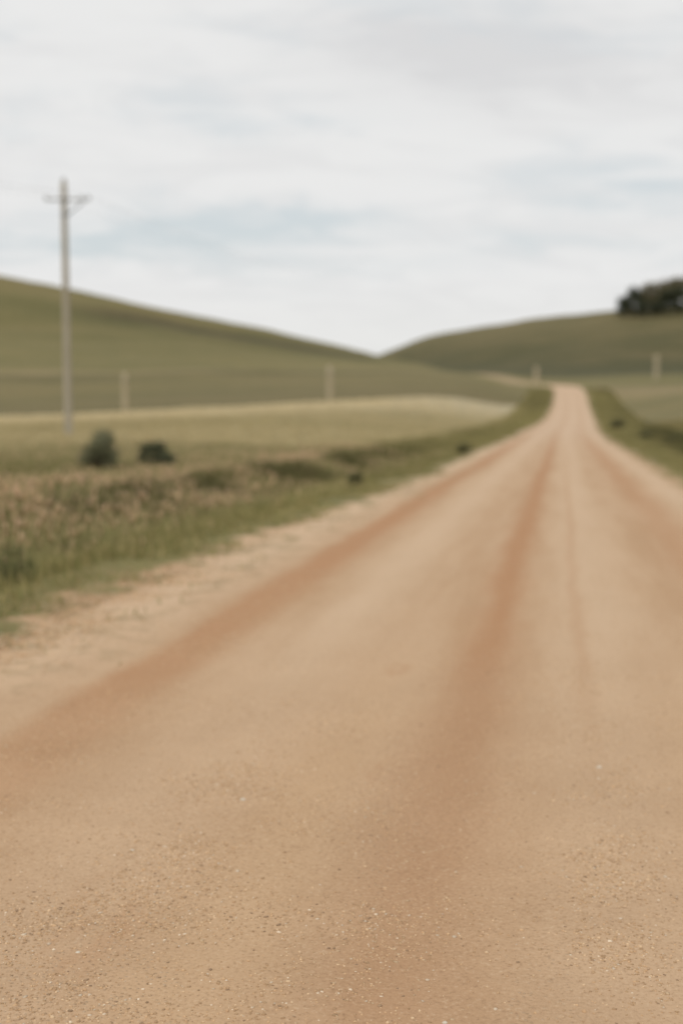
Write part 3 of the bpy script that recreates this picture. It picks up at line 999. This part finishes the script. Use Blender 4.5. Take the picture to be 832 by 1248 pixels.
# ------------------------------------------------------------------ camera
cam = bpy.data.cameras.new('camera')
camo = bpy.data.objects.new('camera', cam); COL.objects.link(camo)
camo.location = (0, 0, EYE)
camo.rotation_euler = (math.pi / 2 - PITCH, 0, 0)
cam.sensor_fit = 'VERTICAL'; cam.sensor_height = 36; cam.sensor_width = 24
cam.lens = 36 * F / 1248
cam.clip_start = .05; cam.clip_end = 8000
cam.dof.use_dof = True; cam.dof.focus_distance = 3.3
cam.dof.aperture_fstop = 1.45
scene.camera = camo

# ------------------------------------------------------------------ light
SUN_EL, SUN_AZ = 48.0, 215.0        # high, behind the camera's left shoulder, through thin cloud
w = bpy.data.worlds.new('World'); scene.world = w; w.use_nodes = True


class WT(NT):
    def __init__(self, w):
        self.t = w.node_tree; self.n = self.t.nodes; self.l = self.t.links


t = WT(w)
bg = t.n['Background']
sky = t.new('ShaderNodeTexSky', sky_type='NISHITA'); sky.sun_disc = False
sky.sun_elevation = R(SUN_EL); sky.sun_rotation = R(SUN_AZ)
sky.air_density = 1.2; sky.dust_density = 2.0
bg.inputs['Strength'].default_value = .1
tc = t.new('ShaderNodeTexCoord').outputs['Generated']
sp = t.new('ShaderNodeSeparateXYZ'); t.link(tc, sp.inputs[0])
yy = t.math('MAXIMUM', sp.outputs[1], .3)
A = t.math('DIVIDE', sp.outputs[0], yy); E = t.math('DIVIDE', sp.outputs[2], yy)
cb = t.new('ShaderNodeCombineXYZ'); t.link(A, cb.inputs[0]); t.link(t.math('MULTIPLY', E, 2.6), cb.inputs[1]); t.link(t.math('MULTIPLY', sp.outputs[1], .5), cb.inputs[2])
cv = cb.outputs[0]
nA = t.noise(cv, 5.5, 6, .58, .6); nB = t.noise(cv, 11, 5, .6, .3); nC = t.noise(cv, 2.6, 4, .5)
wA = t.math('ADD', A, t.math('MULTIPLY', t.math('SUBTRACT', nA, .5), .16))
wE = t.math('ADD', E, t.math('MULTIPLY', t.math('SUBTRACT', nB, .5), .06))


def patch(u, yr, wu, wy, amp):
    a0 = (u - 416) / F; e0 = float(tan_el(yr))
    g = t.math('MULTIPLY', t.gauss(wA, a0, wu / F), t.gauss(wE, e0, wy / F))
    return t.math('MULTIPLY', g, amp)


gap = patch(270, 285, 150, 26, 1.0)
for q in ((110, 305, 90, 14, .6), (20, 300, 60, 20, .6), (380, 145, 90, 16, .45), (760, 215, 150, 30, .5), (700, 300, 160, 18, .35), (20, 165, 60, 10, .35), (480, 325, 110, 14, .35), (400, 262, 80, 16, .5)):
    gap = t.math('ADD', gap, patch(*q))
front = t.sstep(.1, .4, sp.outputs[1])
gen = t.math('MULTIPLY', t.sstep(.50, .70, nA), .35)
gap = t.math('ADD', t.math('MULTIPLY', gap, front), gen, clamp=True)
cb2 = t.new('ShaderNodeCombineXYZ'); t.link(t.math('ADD', A, t.math('MULTIPLY', E, .6)), cb2.inputs[0]); t.link(t.math('MULTIPLY', E, 5.0), cb2.inputs[1]); t.link(t.math('MULTIPLY', sp.outputs[1], .5), cb2.inputs[2])
nD = t.noise(cb2.outputs[0], 9, 7, .62, .9)
gap = t.math('MULTIPLY', gap, t.math('ADD', .25, t.math('MULTIPLY', t.sstep(.35, .62, nD), 1.0)), clamp=True)
grey = t.math('ADD', patch(600, 60, 190, 55, 1.1), t.math('MULTIPLY', t.sstep(.4, .66, nD), .35), clamp=True)
white = (8.2, 8.2, 8.15); dim = (7.0, 7.0, 7.05)
cl = t.mix(grey, white, dim)
thin = t.mix(.86, sky.outputs[0], (6.75, 7.25, 7.42))          # blue sky seen through thin cloud
c = t.mix(t.math('MULTIPLY', gap, .95), cl, thin)
hz = t.sstep(.11, .02, E)
c = t.mix(t.math('MULTIPLY', hz, .35), c, (7.8, 7.8, 7.35))
t.link(c, bg.inputs['Color'])

sun = bpy.data.lights.new('sun', 'SUN'); sun.energy = 1.2; sun.angle = R(14); sun.color = (1, .96, .9)
so = bpy.data.objects.new('sun', sun); COL.objects.link(so)
az = R(SUN_AZ); elv = R(SUN_EL)
dv = Vector((math.sin(az) * math.cos(elv), math.cos(az) * math.cos(elv), math.sin(elv)))   # towards the sun
so.rotation_euler = dv.to_track_quat('Z', 'Y').to_euler()
so.location = (0, -5, 30)

# ------------------------------------------------------------------ render settings
scene.render.engine = 'CYCLES'
scene.cycles.use_denoising = True
scene.cycles.max_bounces = 6
scene.cycles.diffuse_bounces = 3
scene.view_settings.view_transform = 'Standard'
scene.view_settings.look = 'None'
scene.view_settings.exposure = 0
scene.view_settings.gamma = 1
scene.view_settings.use_curve_mapping = False
